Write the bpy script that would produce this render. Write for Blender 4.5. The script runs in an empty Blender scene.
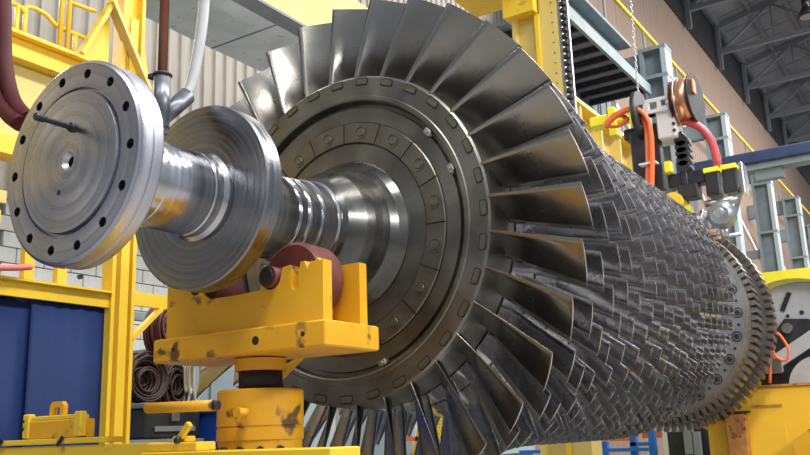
import bpy, math, random
from math import sin, cos, pi, radians as R
from mathutils import Matrix, Vector
random.seed(7)
sc = bpy.context.scene
col = sc.collection
# ------------------------------------------------------------------ camera, world, light, exposure
AX = 2.384                                   # height of the rotor axis above the floor
cd = bpy.data.cameras.new('camera'); cam = bpy.data.objects.new('camera', cd); col.objects.link(cam)
cd.sensor_width = 36; cd.lens = 38.88; cd.clip_end = 400
rt = Vector((0.83583453, 0.54793792, -0.03383305)); up = Vector((0.15464926, -0.1758759, 0.97218891)); fw = Vector((-0.52674875, 0.81782131, 0.23174135))
cam.matrix_world = Matrix(((rt.x, up.x, -fw.x, 2.3203), (rt.y, up.y, -fw.y, -3.0740), (rt.z, up.z, -fw.z, 1.4999), (0, 0, 0, 1)))
sc.camera = cam
sc.view_settings.view_transform = 'Standard'; sc.view_settings.look = 'None'
sc.view_settings.gamma = 1; sc.view_settings.use_curve_mapping = False
sc.view_settings.exposure = 0.0
w = bpy.data.worlds.new('world'); sc.world = w; w.use_nodes = True
w.node_tree.nodes['Background'].inputs[0].default_value = (0.80, 0.90, 1.0, 1)
w.node_tree.nodes['Background'].inputs[1].default_value = 0.46
def area(name, loc, rot, sx, sy, power, colr):
    l = bpy.data.lights.new(name, 'AREA'); l.shape = 'RECTANGLE'; l.size = sx; l.size_y = sy; l.energy = power; l.color = colr
    o = bpy.data.objects.new(name, l); col.objects.link(o); o.location = loc; o.rotation_euler = rot
    return o
# high-bay hall lamps (above the frame), after one added side strip
area('hall_and_added_lamp', (8.0, 0.5, 5.5), (0, R(68), 0), .7, 6.0, 420, (1, .96, .93))  # unseen strip added at the right to put highlights on blade edges
area('hall_and_added_lamp', (3.5, -3.0, 9.5), (R(-10), R(15), 0), 1.2, 5.0, 700, (1, .96, .90))
area('hall_and_added_lamp', (-1.0, -5.5, 8.5), (R(-35), 0, 0), 4.5, 0.8, 500, (1, .97, .92))
area('hall_and_added_lamp', (4.5, 5.0, 10.5), (0, R(25), 0), 1.2, 8.0, 1100, (1, .97, .93))
area('hall_and_added_lamp', (3.0, 22.0, 17), (R(0), R(20), 0), 3, 16, 4200, (1, .97, .93))
area('hall_and_added_lamp', (6.0, 48.0, 19), (R(0), R(25), 0), 4, 30, 9000, (1, .97, .93))
area('hall_and_added_lamp', (-4.8, 1.5, 5.6), (0, R(-25), 0), 0.5, 5, 150, (1, .97, .93))

# ------------------------------------------------------------------ materials
def mat(name, c, rough=.5, metal=0., c2=None, nscale=6., bump=0., bscale=40., c3=None, w3=.6, s3=3., stretch=None, aniso=0., rvar=0., emit=None):
    m = bpy.data.materials.new(name); m.use_nodes = True
    nt = m.node_tree; N = nt.nodes; Lk = nt.links; b = N['Principled BSDF']
    b.inputs['Base Color'].default_value = (*c, 1); b.inputs['Roughness'].default_value = rough; b.inputs['Metallic'].default_value = metal
    if rough >= .6 and metal == 0: b.inputs['Specular IOR Level'].default_value = .25
    tc = N.new('ShaderNodeTexCoord'); src = tc.outputs['Object']
    if stretch:
        mp = N.new('ShaderNodeMapping'); mp.inputs['Scale'].default_value = stretch; Lk.new(src, mp.inputs[0]); src = mp.outputs[0]
    def noise(s, d=4):
        n = N.new('ShaderNodeTexNoise'); n.inputs['Scale'].default_value = s; n.inputs['Detail'].default_value = d; Lk.new(src, n.inputs['Vector']); return n
    cur = None
    if c2:
        n = noise(nscale); rp = N.new('ShaderNodeValToRGB'); rp.color_ramp.elements[0].position = .35; rp.color_ramp.elements[1].position = .65
        rp.color_ramp.elements[0].color = (*c, 1); rp.color_ramp.elements[1].color = (*c2, 1)
        Lk.new(n.outputs['Fac'], rp.inputs[0]); cur = rp.outputs[0]; Lk.new(cur, b.inputs['Base Color'])
    if c3:
        n = noise(s3, 6); rp = N.new('ShaderNodeValToRGB'); rp.color_ramp.elements[0].position = w3; rp.color_ramp.elements[1].position = w3 + .06
        rp.color_ramp.elements[0].color = (0, 0, 0, 1); rp.color_ramp.elements[1].color = (1, 1, 1, 1)
        Lk.new(n.outputs['Fac'], rp.inputs[0])
        mx = N.new('ShaderNodeMixRGB'); Lk.new(rp.outputs[0], mx.inputs[0]); mx.inputs[2].default_value = (*c3, 1)
        if cur: Lk.new(cur, mx.inputs[1])
        else: mx.inputs[1].default_value = (*c, 1)
        Lk.new(mx.outputs[0], b.inputs['Base Color'])
    if rvar:
        n = noise(nscale * 1.7, 5); mr = N.new('ShaderNodeMapRange'); mr.inputs[1].default_value = .3; mr.inputs[2].default_value = .7
        mr.inputs[3].default_value = max(.03, rough - rvar); mr.inputs[4].default_value = rough + rvar
        Lk.new(n.outputs['Fac'], mr.inputs[0]); Lk.new(mr.outputs[0], b.inputs['Roughness'])
    if bump:
        n = noise(bscale, 3); bp = N.new('ShaderNodeBump'); bp.inputs['Strength'].default_value = bump; bp.inputs['Distance'].default_value = .01
        Lk.new(n.outputs['Fac'], bp.inputs['Height']); Lk.new(bp.outputs[0], b.inputs['Normal'])
    if aniso:
        b.inputs['Anisotropic'].default_value = aniso
        t = N.new('ShaderNodeTangent'); t.direction_type = 'RADIAL'; t.axis = 'Y'; Lk.new(t.outputs[0], b.inputs['Tangent'])
    if emit:
        b.inputs['Emission Color'].default_value = (*emit[0], 1); b.inputs['Emission Strength'].default_value = emit[1]
    return m
def lathe_mat(name, c, c2, rough, aniso, axial=55., radial=70., rings=.25, stain=None):
    """turned steel: fine tool marks that follow the lathe (rings on faces, bands along the shaft)"""
    m = mat(name, c, rough, 1., aniso=aniso); nt = m.node_tree; N = nt.nodes; Lk = nt.links; b = N['Principled BSDF']
    tc = N.new('ShaderNodeTexCoord'); sp = N.new('ShaderNodeSeparateXYZ'); Lk.new(tc.outputs['Object'], sp.inputs[0])
    cb = N.new('ShaderNodeCombineXYZ'); Lk.new(sp.outputs[0], cb.inputs[0]); Lk.new(sp.outputs[2], cb.inputs[1])
    ln = N.new('ShaderNodeVectorMath'); ln.operation = 'LENGTH'; Lk.new(cb.outputs[0], ln.inputs[0])
    c2n = N.new('ShaderNodeCombineXYZ')
    mu = N.new('ShaderNodeMath'); mu.operation = 'MULTIPLY'; mu.inputs[1].default_value = radial; Lk.new(ln.outputs['Value'], mu.inputs[0]); Lk.new(mu.outputs[0], c2n.inputs[0])
    mv = N.new('ShaderNodeMath'); mv.operation = 'MULTIPLY'; mv.inputs[1].default_value = axial; Lk.new(sp.outputs[1], mv.inputs[0]); Lk.new(mv.outputs[0], c2n.inputs[1])
    n = N.new('ShaderNodeTexNoise'); n.inputs['Scale'].default_value = 1.; n.inputs['Detail'].default_value = 5.; Lk.new(c2n.outputs[0], n.inputs['Vector'])
    rp = N.new('ShaderNodeValToRGB'); rp.color_ramp.elements[0].position = .3; rp.color_ramp.elements[1].position = .7
    rp.color_ramp.elements[0].color = (*c, 1); rp.color_ramp.elements[1].color = (*c2, 1); Lk.new(n.outputs['Fac'], rp.inputs[0])
    out = rp.outputs[0]
    if stain:
        n2 = N.new('ShaderNodeTexNoise'); n2.inputs['Scale'].default_value = 5.; n2.inputs['Detail'].default_value = 6.; Lk.new(tc.outputs['Object'], n2.inputs['Vector'])
        r2 = N.new('ShaderNodeValToRGB'); r2.color_ramp.elements[0].position = .5; r2.color_ramp.elements[1].position = .75; Lk.new(n2.outputs['Fac'], r2.inputs[0])
        mx = N.new('ShaderNodeMixRGB'); Lk.new(r2.outputs[0], mx.inputs[0]); Lk.new(out, mx.inputs[1]); mx.inputs[2].default_value = (*stain, 1); out = mx.outputs[0]
    Lk.new(out, b.inputs['Base Color'])
    mr = N.new('ShaderNodeMapRange'); mr.inputs[1].default_value = .3; mr.inputs[2].default_value = .7; mr.inputs[3].default_value = rough - .07; mr.inputs[4].default_value = rough + .1
    Lk.new(n.outputs['Fac'], mr.inputs[0]); Lk.new(mr.outputs[0], b.inputs['Roughness'])
    bp = N.new('ShaderNodeBump'); bp.inputs['Strength'].default_value = rings; bp.inputs['Distance'].default_value = .002; Lk.new(n.outputs['Fac'], bp.inputs['Height']); Lk.new(bp.outputs[0], b.inputs['Normal'])
    return m
M = {}
M['flange'] = lathe_mat('turned_steel_face', (.42, .42, .49), (.57, .57, .64), .28, .75, rings=.25, stain=(.40, .40, .45))
M['shaft'] = lathe_mat('polished_shaft_steel', (.50, .50, .55), (.68, .68, .72), .17, .5, rings=.15, stain=(.44, .42, .42))
M['collar'] = lathe_mat('turned_collar_steel', (.23, .23, .25), (.30, .30, .32), .22, .8, rings=.12, stain=(.30, .30, .30))
M['wheel'] = mat('oiled_disc_steel', (.14, .138, .122), .38, .9, c2=(.25, .245, .22), nscale=3.2, bump=.12, bscale=25, rvar=.13)
M['wheel_plate'] = mat('oiled_plate_steel', (.165, .155, .125), .38, .85, c2=(.22, .205, .175), nscale=7, bump=.10, bscale=30, rvar=.12)
M['key'] = mat('key_steel', (.155, .145, .115), .42, .88, c2=(.21, .195, .155), nscale=12)
M['gap'] = mat('gap_and_hole_shade', (.02, .02, .018), .6, .2)  # near-black painted as the shade inside holes and slots, also dark key joints
M['blade_front'] = mat('oiled_blade_steel', (.22, .21, .195), .24, 1., c2=(.30, .29, .275), nscale=3, rvar=.06, bump=.05, bscale=20)
M['blade'] = mat('blade_steel', (.30, .30, .325), .26, 1., c2=(.42, .42, .445), nscale=2.5, rvar=.07)
M['edge'] = mat('machined_edge_steel', (.80, .76, .77), .42, 1.)
M['hub'] = mat('hub_steel', (.58, .57, .58), .18, 1., c2=(.62, .61, .62), nscale=8, rvar=.1)
M['rear'] = mat('rear_disc_steel', (.26, .26, .27), .42, .9, c2=(.32, .32, .32), nscale=5, rvar=.08)
M['tooth'] = mat('tooth_steel', (.24, .23, .22), .32, .95, c2=(.34, .29, .24), nscale=10)
M['yellow'] = mat('yellow_paint', (.78, .50, .025), .42, 0, c2=(.84, .56, .04), nscale=3, c3=(.55, .37, .05), w3=.66, s3=7)
M['cream'] = mat('pale_yellow_paint', (.60, .46, .13), .5, 0, c2=(.66, .52, .17), nscale=2)
M['orange_yellow'] = mat('worn_orange_yellow_paint', (.70, .35, .012), .38, 0, c2=(.78, .41, .02), nscale=4, c3=(.13, .07, .02), w3=.62, s3=8, bump=.12, bscale=14)
M['machine_yellow'] = mat('machine_yellow_paint', (.86, .49, .025), .45, 0, c2=(.90, .54, .035), nscale=2)
M['bright_yellow'] = mat('bright_yellow_paint', (.92, .80, .03), .45, 0, c2=(.95, .84, .06), nscale=2)
M['rust'] = mat('rusty_orange_paint', (.55, .28, .05), .6, 0, c2=(.42, .17, .06), nscale=14, c3=(.20, .09, .05), w3=.58, s3=20)
M['blue'] = mat('blue_curtain_vinyl', (.004, .018, .085), .7, 0, c2=(.006, .024, .11), nscale=2, bump=.25, bscale=5)
M['navy'] = mat('navy_paint', (.018, .035, .10), .45, 0, c2=(.03, .055, .14), nscale=4)
M['galv'] = mat('galvanised_plate', (.56, .61, .64), .55, 0, c2=(.68, .73, .75), nscale=3, c3=(.46, .49, .51), w3=.62, s3=6)
M['beige'] = mat('beige_cladding', (.44, .40, .35), .6, 0, c2=(.52, .48, .42), nscale=3, stretch=(6, 6, .4))
M['brown'] = mat('brown_cladding', (.27, .195, .155), .8, 0, c2=(.31, .225, .18), nscale=2, stretch=(4, 4, .1))
M['block'] = mat('painted_block', (.55, .56, .53), .8, 0, c2=(.62, .63, .60), nscale=9, bump=.3)
M['mortar'] = mat('mortar', (.40, .40, .38), .9)
M['bluegrey'] = mat('blue_grey_paint', (.19, .235, .255), .6, 0, c2=(.235, .28, .30), nscale=2)
M['bluegrey_dark'] = mat('dark_blue_grey_steel', (.16, .18, .20), .6, .1, c2=(.22, .24, .26), nscale=2)
M['paleblue'] = mat('pale_blue_paint', (.36, .43, .46), .5)
M['roof'] = mat('roof_sheet', (.17, .175, .195), .7, 0, c2=(.22, .225, .245), nscale=1.2, stretch=(1, .3, 1))
M['truss'] = mat('roof_truss_paint', (.17, .18, .20), .6)
M['floor'] = mat('grey_floor_paint', (.26, .26, .25), .4, 0, c2=(.34, .34, .32), nscale=1.5)
M['black'] = mat('black_rubber', (.012, .012, .014), .5, 0, c2=(.025, .025, .03), nscale=8)
M['dark'] = mat('dark_metal', (.035, .036, .042), .4, .6, c2=(.06, .06, .07), nscale=6)
M['steel'] = mat('grey_steel', (.42, .42, .44), .32, 1., c2=(.52, .52, .53), nscale=8, rvar=.08)
M['greypaint'] = mat('grey_fitting', (.33, .35, .39), .4, .7, c2=(.33, .35, .38), nscale=10, rvar=.1)
M['fitting'] = mat('dark_grey_fitting', (.12, .13, .155), .38, .7, c2=(.18, .19, .22), nscale=14, rvar=.1)
M['white'] = mat('white_paint', (.72, .72, .70), .5)
M['hose_white'] = mat('translucent_grey_hose', (.36, .37, .38), .45, 0, c2=(.44, .44, .45), nscale=6)
M['copper'] = mat('copper_wire', (.62, .27, .15), .30, .9, c2=(.72, .36, .22), nscale=20)
M['brownpipe'] = mat('brown_copper_pipe', (.20, .07, .05), .38, .5, c2=(.32, .13, .08), nscale=5, stretch=(1, 1, .5))
M['maroon'] = mat('maroon_hose', (.05, .006, .008), .6, 0, c2=(.08, .012, .014), nscale=5)
M['orange'] = mat('orange_cable', (.85, .17, .04), .45)
M['redhose'] = mat('red_hose', (.50, .07, .08), .45)
M['salmon'] = mat('salmon_hose', (.62, .17, .15), .5)
M['roller'] = mat('dark_red_roller', (.105, .022, .018), .55, 0, c2=(.14, .032, .026), nscale=10, bump=.1)
M['coil'] = mat('brown_cable', (.03, .014, .012), .45, 0, c2=(.065, .03, .022), nscale=20)
M['coil_red'] = mat('red_brown_cable', (.10, .022, .016), .45, 0, c2=(.06, .016, .012), nscale=14)
M['rope'] = mat('cream_rope', (.60, .55, .42), .8)
M['binblue'] = mat('blue_plastic', (.01, .055, .32), .4)
M['rackblue'] = mat('rack_blue_paint', (.01, .16, .60), .45)
M['rackorange'] = mat('rack_orange_paint', (.70, .16, .03), .45)
M['glass'] = mat('grey_window', (.28, .32, .33), .15, 0, c2=(.36, .40, .41), nscale=1)
M['greyplate'] = mat('faceplate_steel', (.44, .46, .49), .45, .2, c2=(.52, .54, .56), nscale=5)
M['lampglow'] = mat('lamp_lens', (.3, .3, .3), .3)

# ------------------------------------------------------------------ mesh helpers
class MB:
    def __init__(s): s.v = []; s.f = []; s.sm = []
    def add(s, vs, fs, smooth=False):
        k = len(s.v); s.v += [tuple(v) for v in vs]; s.f += [tuple(i + k for i in f) for f in fs]; s.sm += [smooth] * len(fs); return s
    def box(s, a, b, bev=0.):
        x0, x1 = sorted((a[0], b[0])); y0, y1 = sorted((a[1], b[1])); z0, z1 = sorted((a[2], b[2]))
        if not bev:
            vs = [(x, y, z) for x in (x0, x1) for y in (y0, y1) for z in (z0, z1)]
            return s.add(vs, [(0, 1, 3, 2), (4, 6, 7, 5), (0, 4, 5, 1), (2, 3, 7, 6), (0, 2, 6, 4), (1, 5, 7, 3)])
        e = bev; loops = []
        for z, i in ((z0, e), (z0 + e, 0), (z1 - e, 0), (z1, e)):
            xa, xb, ya, yb = x0 + i, x1 - i, y0 + i, y1 - i
            c = e if i == 0 else e * .6
            loops.append([(xa + c, ya, z), (xb - c, ya, z), (xb, ya + c, z), (xb, yb - c, z), (xb - c, yb, z), (xa + c, yb, z), (xa, yb - c, z), (xa, ya + c, z)])
        return s.loft(loops, smooth=False)
    def loft(s, loops, smooth=True, cap=True, closed=True):
        n = len(loops[0]); vs = [p for l in loops for p in l]; fs = []
        for i in range(len(loops) - 1):
            for j in range(n if closed else n - 1):
                a = i * n + j; b = i * n + (j + 1) % n; fs.append((a, b, b + n, a + n))
        s.add(vs, fs, smooth)
        if cap and closed:
            k = len(s.v) - len(vs)
            s.f.append(tuple(k + j for j in range(n))[::-1]); s.sm.append(False)
            s.f.append(tuple(k + (len(loops) - 1) * n + j for j in range(n))); s.sm.append(False)
        return s
    def cyl(s, a, b, r0, r1=None, n=20, cap=True, smooth=True):
        r1 = r0 if r1 is None else r1; a = Vector(a); b = Vector(b); d = (b - a).normalized(); u = d.orthogonal().normalized(); w_ = d.cross(u)
        L = lambda c, r: [tuple(c + (u * cos(t) + w_ * sin(t)) * r) for t in (2 * pi * i / n for i in range(n))]
        return s.loft([L(a, r0), L(b, r1)], smooth, cap)
    def tube(s, pts, r, n=8, sub=4):
        P = [Vector(p) for p in pts]
        if sub > 1 and len(P) > 2:
            Q = []
            for i in range(len(P) - 1):
                p0 = P[max(i - 1, 0)]; p1 = P[i]; p2 = P[i + 1]; p3 = P[min(i + 2, len(P) - 1)]
                for k in range(sub):
                    t = k / sub; Q.append(.5 * (2 * p1 + (p2 - p0) * t + (2 * p0 - 5 * p1 + 4 * p2 - p3) * t * t + (3 * p1 - p0 - 3 * p2 + p3) * t ** 3))
            Q.append(P[-1]); P = Q
        loops = []; u = None
        for i, p in enumerate(P):
            d = (P[min(i + 1, len(P) - 1)] - P[max(i - 1, 0)]).normalized()
            u = d.orthogonal().normalized() if u is None else (u - d * u.dot(d)).normalized(); w_ = d.cross(u)
            loops.append([tuple(p + (u * cos(2 * pi * k / n) + w_ * sin(2 * pi * k / n)) * r) for k in range(n)])
        return s.loft(loops)
    def lathe(s, prof, n=64, c=(0, 0, 0), axis='Y', smooth=True):
        """prof: (position along axis, radius); sharp corners get doubled loops"""
        def ring(y, r):
            o = []
            for i in range(n):
                t = 2 * pi * i / n; a, b = r * sin(t), r * cos(t)
                o.append((c[0] + a, c[1] + y, c[2] + b) if axis == 'Y' else (c[0] + a, c[1] + b, c[2] + y) if axis == 'Z' else (c[0] + y, c[1] + a, c[2] + b))
            return o
        for i in range(len(prof) - 1):
            (y0, r0), (y1, r1) = prof[i], prof[i + 1]
            if r0 < 1e-6 and r1 < 1e-6: continue
            if r0 < 1e-6 or r1 < 1e-6:
                k = ring(y1, r1) if r0 < 1e-6 else ring(y0, r0); s.add(k, [tuple(range(n))]); continue
            s.loft([ring(y0, r0), ring(y1, r1)], smooth, cap=False)
        return s
    def prism(s, poly, axis, a, b):
        """polygon (2-D) extruded along axis from a to b; axes order: x->(y,z) y->(x,z) z->(x,y)"""
        f = {'x': lambda p, t: (t, p[0], p[1]), 'y': lambda p, t: (p[0], t, p[1]), 'z': lambda p, t: (p[0], p[1], t)}[axis]
        return s.loft([[f(p, a) for p in poly], [f(p, b) for p in poly]], smooth=False)
    def bar(s, a, b, wdt, hgt, upv=(0, 0, 1)):
        a = Vector(a); b = Vector(b); d = (b - a).normalized(); sd = d.cross(Vector(upv)).normalized(); u2 = sd.cross(d)
        q = lambda c: [tuple(c + sd * i * wdt / 2 + u2 * j * hgt / 2) for i, j in ((-1, -1), (1, -1), (1, 1), (-1, 1))]
        return s.loft([q(a), q(b)], smooth=False)
    def sphere(s, c, r, n=16, m=10, sc_=(1, 1, 1)):
        loops = [[(c[0] + r * sc_[0] * sin(pi * j / m) * cos(2 * pi * i / n), c[1] + r * sc_[1] * sin(pi * j / m) * sin(2 * pi * i / n), c[2] + r * sc_[2] * cos(pi * j / m)) for i in range(n)] for j in range(1, m)]
        return s.loft(loops)
    def torus(s, c, R_, r, ax='y', n=28, m=8, sx=1., sz=1.):
        loops = []
        for i in range(n + 1):
            t = 2 * pi * i / n; L = []
            for j in range(m):
                q = 2 * pi * j / m; a = (R_ + r * cos(q)); h = r * sin(q)
                X, Z = a * cos(t) * sx, a * sin(t) * sz
                L.append((c[0] + X, c[1] + h, c[2] + Z) if ax == 'y' else (c[0] + h, c[1] + X, c[2] + Z) if ax == 'x' else (c[0] + X, c[1] + Z, c[2] + h))
            loops.append(L)
        return s.loft(loops, cap=False)
    def mesh(s, name, m, recalc=True):
        me = bpy.data.meshes.new(name); me.from_pydata(s.v, [], s.f); me.materials.append(m)
        me.polygons.foreach_set('use_smooth', s.sm)
        if recalc:
            import bmesh
            bm = bmesh.new(); bm.from_mesh(me)
            bmesh.ops.recalc_face_normals(bm, faces=bm.faces); bm.to_mesh(me); bm.free()
        me.update(); return me
    def build(s, name, m, parent=None, loc=None, smooth_by=True):
        me = s.mesh(name, m); o = bpy.data.objects.new(name, me); col.objects.link(o)
        if parent: o.parent = parent
        if loc: o.location = loc
        return o
def tag(o, label=None, cat=None, group=None, kind=None):
    if label: o['label'] = label
    if cat: o['category'] = cat
    if group: o['group'] = group
    if kind: o['kind'] = kind
    return o
def thing(name, loc, label, cat, group=None):
    o = bpy.data.objects.new(name, None); col.objects.link(o); o.location = loc; o.empty_display_size = .1
    return tag(o, label, cat, group)
class T:
    """thing whose parts are given in world coordinates"""
    def __init__(s, name, loc, label, cat, group=None): s.o = thing(name, loc, label, cat, group); s.l = Vector(loc)
    def part(s, mb, name, m, parent=None, label=None, kind=None):
        if parent is None: mb.v = [tuple(Vector(v) - s.l) for v in mb.v]; o = mb.build(name, m, s.o)
        else: mb.v = [tuple(Vector(v) - s.l - parent.location) for v in mb.v]; o = mb.build(name, m, parent)
        if label: o['label'] = label
        if kind: o['kind'] = kind
        return o
def inst(o, parent, loc=(0, 0, 0), rot=(0, 0, 0), scale=None):
    c = o.copy(); col.objects.link(c); c.parent = parent; c.location = loc; c.rotation_euler = rot
    if scale: c.scale = scale
    return c

# ================================================================== SETTING
def struct(mb, name, m, parent=None):
    o = mb.build(name, m, parent)
    if not parent: o['kind'] = 'structure'
    return o
struct(MB().box((-7.9, -16, -.2), (22, 90, 0)), 'floor', M['floor'])
wl = struct(MB().box((-7.9, -16, 0), (-7.66, 90, 21.3)), 'wall_left', M['bluegrey_dark'])
# ribbed cladding sheets: beige near, brown in the far upper bays
def cladding(width, z0, z1, m, ribs, dp=.04):
    b = MB(); step = width / ribs; pts = []
    for i in range(ribs):
        y = i * step; pts += [(0, y), (0, y + step * .55), (dp, y + step * .62), (dp, y + step * .92)]
    pts.append((0, width - .01)); b.v = []
    n = len(pts); vs = [(p[0], p[1], z) for z in (z0, z1) for p in pts] + [(p[0] - .012, p[1], z) for z in (z0, z1) for p in pts]
    fs = [(i, i + 1, n + i + 1, n + i) for i in range(n - 1)] + [(2 * n + i, 3 * n + i, 3 * n + i + 1, 2 * n + i + 1) for i in range(n - 1)]
    return b.add(vs, fs).mesh('cladding_sheet', m, recalc=False)
cm = cladding(1.0, 4.6, 21.2, M['beige'], 4); cb_ = cladding(2.0, 0.3, 21.2, M['brown'], 4, .015)
def put(me, name, loc, parent=None, kind=None, rot=None):
    o = bpy.data.objects.new(name, me); col.objects.link(o); o.location = loc
    if parent: o.parent = parent
    if rot: o.rotation_euler = rot
    if kind: o['kind'] = kind
    return o
for i in range(22): put(cm, 'cladding_sheet', (-7.63, -4 + i, 0), wl)
for i in range(34): put(cb_, 'cladding_sheet', (-7.63, 18 + 2 * i, 0), wl)
# block courses of the lower wall
bk = MB().box((0, .006, .006), (.06, .394, .194), .006).mesh('block', M['block'])
for r in range(10):
    for c in range(11):
        put(bk, 'block', (-7.66, 2.9 + c * .4 + (.2 if r % 2 else 0), 2.56 + r * .2), wl)
struct(MB().box((-7.62, 2.0, 4.56), (-7.54, 18, 4.66)), 'trim_1', M['bluegrey'])
struct(MB().box((-7.62, 7.6, 1.0), (-7.55, 18, 4.4)), 'trim_2', M['paleblue'])
struct(MB().box((-7.62, 4.9, .4), (-7.55, 7.5, 2.52)), 'trim_3', M['white'])
# roof of the hall
def roof_z(x): return 23.6 + (x + 7.6) * .22
rf = MB()
rf.loft([[(-7.9, y, roof_z(-7.9)), (22, y, roof_z(22)), (22, y, roof_z(22) + .2), (-7.9, y, roof_z(-7.9) + .2)] for y in (24, 90)], smooth=False)
ceil = struct(rf, 'ceiling', M['roof'])
struct(MB().box((-7.9, 24, 21.2), (-7.5, 90, 23.9)), 'trim_4', M['dark'])
pm = MB().box((-.09, 26, -.18), (.09, 86, 0)).mesh('purlin', M['truss'])
for i in range(12): x = -7.2 + i * 1.75; put(pm, 'purlin', (x, 0, roof_z(x) - .02), ceil)
seam = MB().box((-7.5, -.05, -.03), (-.2, .05, 0)).mesh('sheet_seam', M['truss'])
for i in range(24):
    o = put(seam, 'sheet_seam', (0, 30 + i * 2.1, roof_z(0)), ceil); o.rotation_euler = (0, -math.atan(.22), 0); o.scale.x = 1
def truss(y, n):
    t = T('roof_truss', (-7.4, y, 21.4), ['steel roof truss nearest the wire spool, at top right', 'second steel roof truss along the brown wall', 'third steel roof truss along the brown wall', 'fourth steel roof truss, small above the blue crane beam', 'farthest steel roof truss down the hall'][n], 'truss', 'roof trusses over the hall')
    x1 = 14; zb = 21.8
    t.part(MB().box((-7.4, y - .12, zb), (x1, y + .12, zb + .26)), 'bottom_chord', M['truss'])
    zt = lambda x: roof_z(x) - .25
    t.part(MB().bar((-7.4, y, zt(-7.4)), (x1, y, zt(x1)), .22, .22), 'top_chord', M['truss'])
    t.part(MB().box((-7.4, y - .1, 20.9), (-7.2, y + .1, zb + 1.6)), 'end_post', M['truss'])
    k = 0; x = -7.3
    while x < x1 - 3:
        a = (x, y, zb + .1) if k % 2 == 0 else (x, y, zt(x)); x2 = x + 2.9
        b = (x2, y, zt(x2)) if k % 2 == 0 else (x2, y, zb + .1)
        t.part(MB().bar(a, b, .13, .13), 'web_member', M['truss']); x = x2; k += 1
    for k in range(3):
        xx = -7.3 + 2.9 * (2 * k + 1); t.part(MB().bar((xx, y, zb + .1), (xx, y, zt(xx)), .1, .1, (0, 1, 0)), 'web_member', M['truss'])
    # knee brace running on along the roof
    t.part(MB().bar((-7.3, y, zb + .15), (-1.5, y + 6.4, roof_z(-1.5) - .4), .12, .12), 'brace', M['truss'])
for n, y in enumerate((38.9, 45.3, 51.8, 58.3, 64.8)): truss(y, n)
# hanging high-bay lamp at the very edge
t = T('high_bay_lamp', (-1.75, 36.6, 21.0), 'dark high-bay lamp hanging under the roof at the top right corner', 'lamp')
t.part(MB().cyl((-1.75, 36.6, 18.9), (-1.75, 36.6, 19.35), .42, .16, 16), 'shade', M['dark'])
t.part(MB().cyl((-1.75, 36.6, 19.35), (-1.75, 36.6, 19.8), .15, .15, 10), 'housing', M['dark'])
t.part(MB().cyl((-1.75, 36.6, 19.8), (-1.75, 36.6, 21.9), .03, .03, 6), 'rod', M['dark'])
t.part(MB().cyl((-1.75, 36.6, 18.87), (-1.75, 36.6, 18.93), .3, .3, 16), 'lens', M['lampglow'])

# ---- hall columns with brackets, crane rail and walkways
labels = ['grey-blue hall column nearest, behind the copper wire spool', 'second grey-blue hall column, behind the red hose', 'third grey-blue hall column, below the blue crane beam', 'fourth grey-blue hall column at the right edge', 'farthest grey-blue hall column down the wall']
for i, y in enumerate((24.5, 32.5, 40.8, 49, 57.3)):
    t = T('hall_column', (-5.2, y, 0), labels[i], 'column', 'hall columns along the wall')
    t.part(MB().box((-5.6, y - .04, 0), (-4.95, y + .04, 13.8)), 'web', M['bluegrey'])
    t.part(MB().box((-5.68, y - .35, 0), (-5.56, y + .35, 13.8)), 'flange', M['bluegrey'])
    t.part(MB().box((-4.97, y - .35, 0), (-4.8, y + .35, 13.8)), 'flange', M['paleblue'])
    for z in (13.7, 12.7, 10.3, 7.6): t.part(MB().box((-5.7, y - .36, z), (-4.78, y + .36, z + .12)), 'stiffener', M['bluegrey'])
    t.part(MB().box((-7.6, y - .15, 12.95), (-5.6, y + .15, 13.75), .02), 'bracket', M['bluegrey'])
    for z in (9.2, 6.4): t.part(MB().box((-7.6, y - .1, z), (-5.6, y + .1, z + .4)), 'tie_beam', M['bluegrey'])
for i, (z, x, lab) in enumerate(((13.2, -5.9, 'upper grey crane girder running past the column heads'), )):
    t = T('crane_runway', (x, 30, z), lab, 'girder')
    t.part(MB().box((x - .5, 17, 12.8), (x - .35, 24.0, 14.0)), 'web', M['bluegrey'])
    t.part(MB().box((x - .75, 17, 12.75), (x + .05, 24.0, 12.9)), 'bottom_flange', M['bluegrey'])
    t.part(MB().box((x - .75, 17, 13.9), (x + .05, 24.0, 14.0)), 'top_flange', M['bluegrey'])
t = T('guard_rail', (-6.0, 34, 15.4), 'yellow rail running high along the brown wall', 'rail')
t.part(MB().box((-6.05, 17, 15.34), (-5.95, 75, 15.46)), 'top_rail', M['yellow'])
for k in range(12): t.part(MB().box((-6.03, 18 + 4 * k, 14.0), (-5.97, 18.08 + 4 * k, 15.34)), 'post', M['bluegrey'])
def walkway(z, lab, y0, y1):
    t = T('walkway', (-6.2, y0, z), lab, 'walkway')
    t.part(MB().box((-5.45, y0, z - .02), (-5.35, y1, z + .34)), 'edge_beam', M['bluegrey'], label='pale grey edge beam')
    t.part(MB().box((-7.585, y0, z + .02), (-7.4, y1, z + .3)), 'back_beam', M['bluegrey_dark'])
    g = MB(); k = y0 + .4
    while k < y1: g.box((-7.4, k, z + .05), (-5.45, k + .1, z + .25)); k += .8
    t.part(g, 'joists', M['dark'], kind='stuff')
    t.part(MB().box((-7.4, y0, z + .25), (-5.45, y1, z + .3)), 'grating', M['bluegrey_dark'])
walkway(12.1, 'dark-bottomed walkway with pale edge beam right of the boom column', 17, 24)
t = T('wall_bracing', (-6.9, 44, 8), 'pale diagonal wall bracing between the far right columns', 'bracing')
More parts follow.
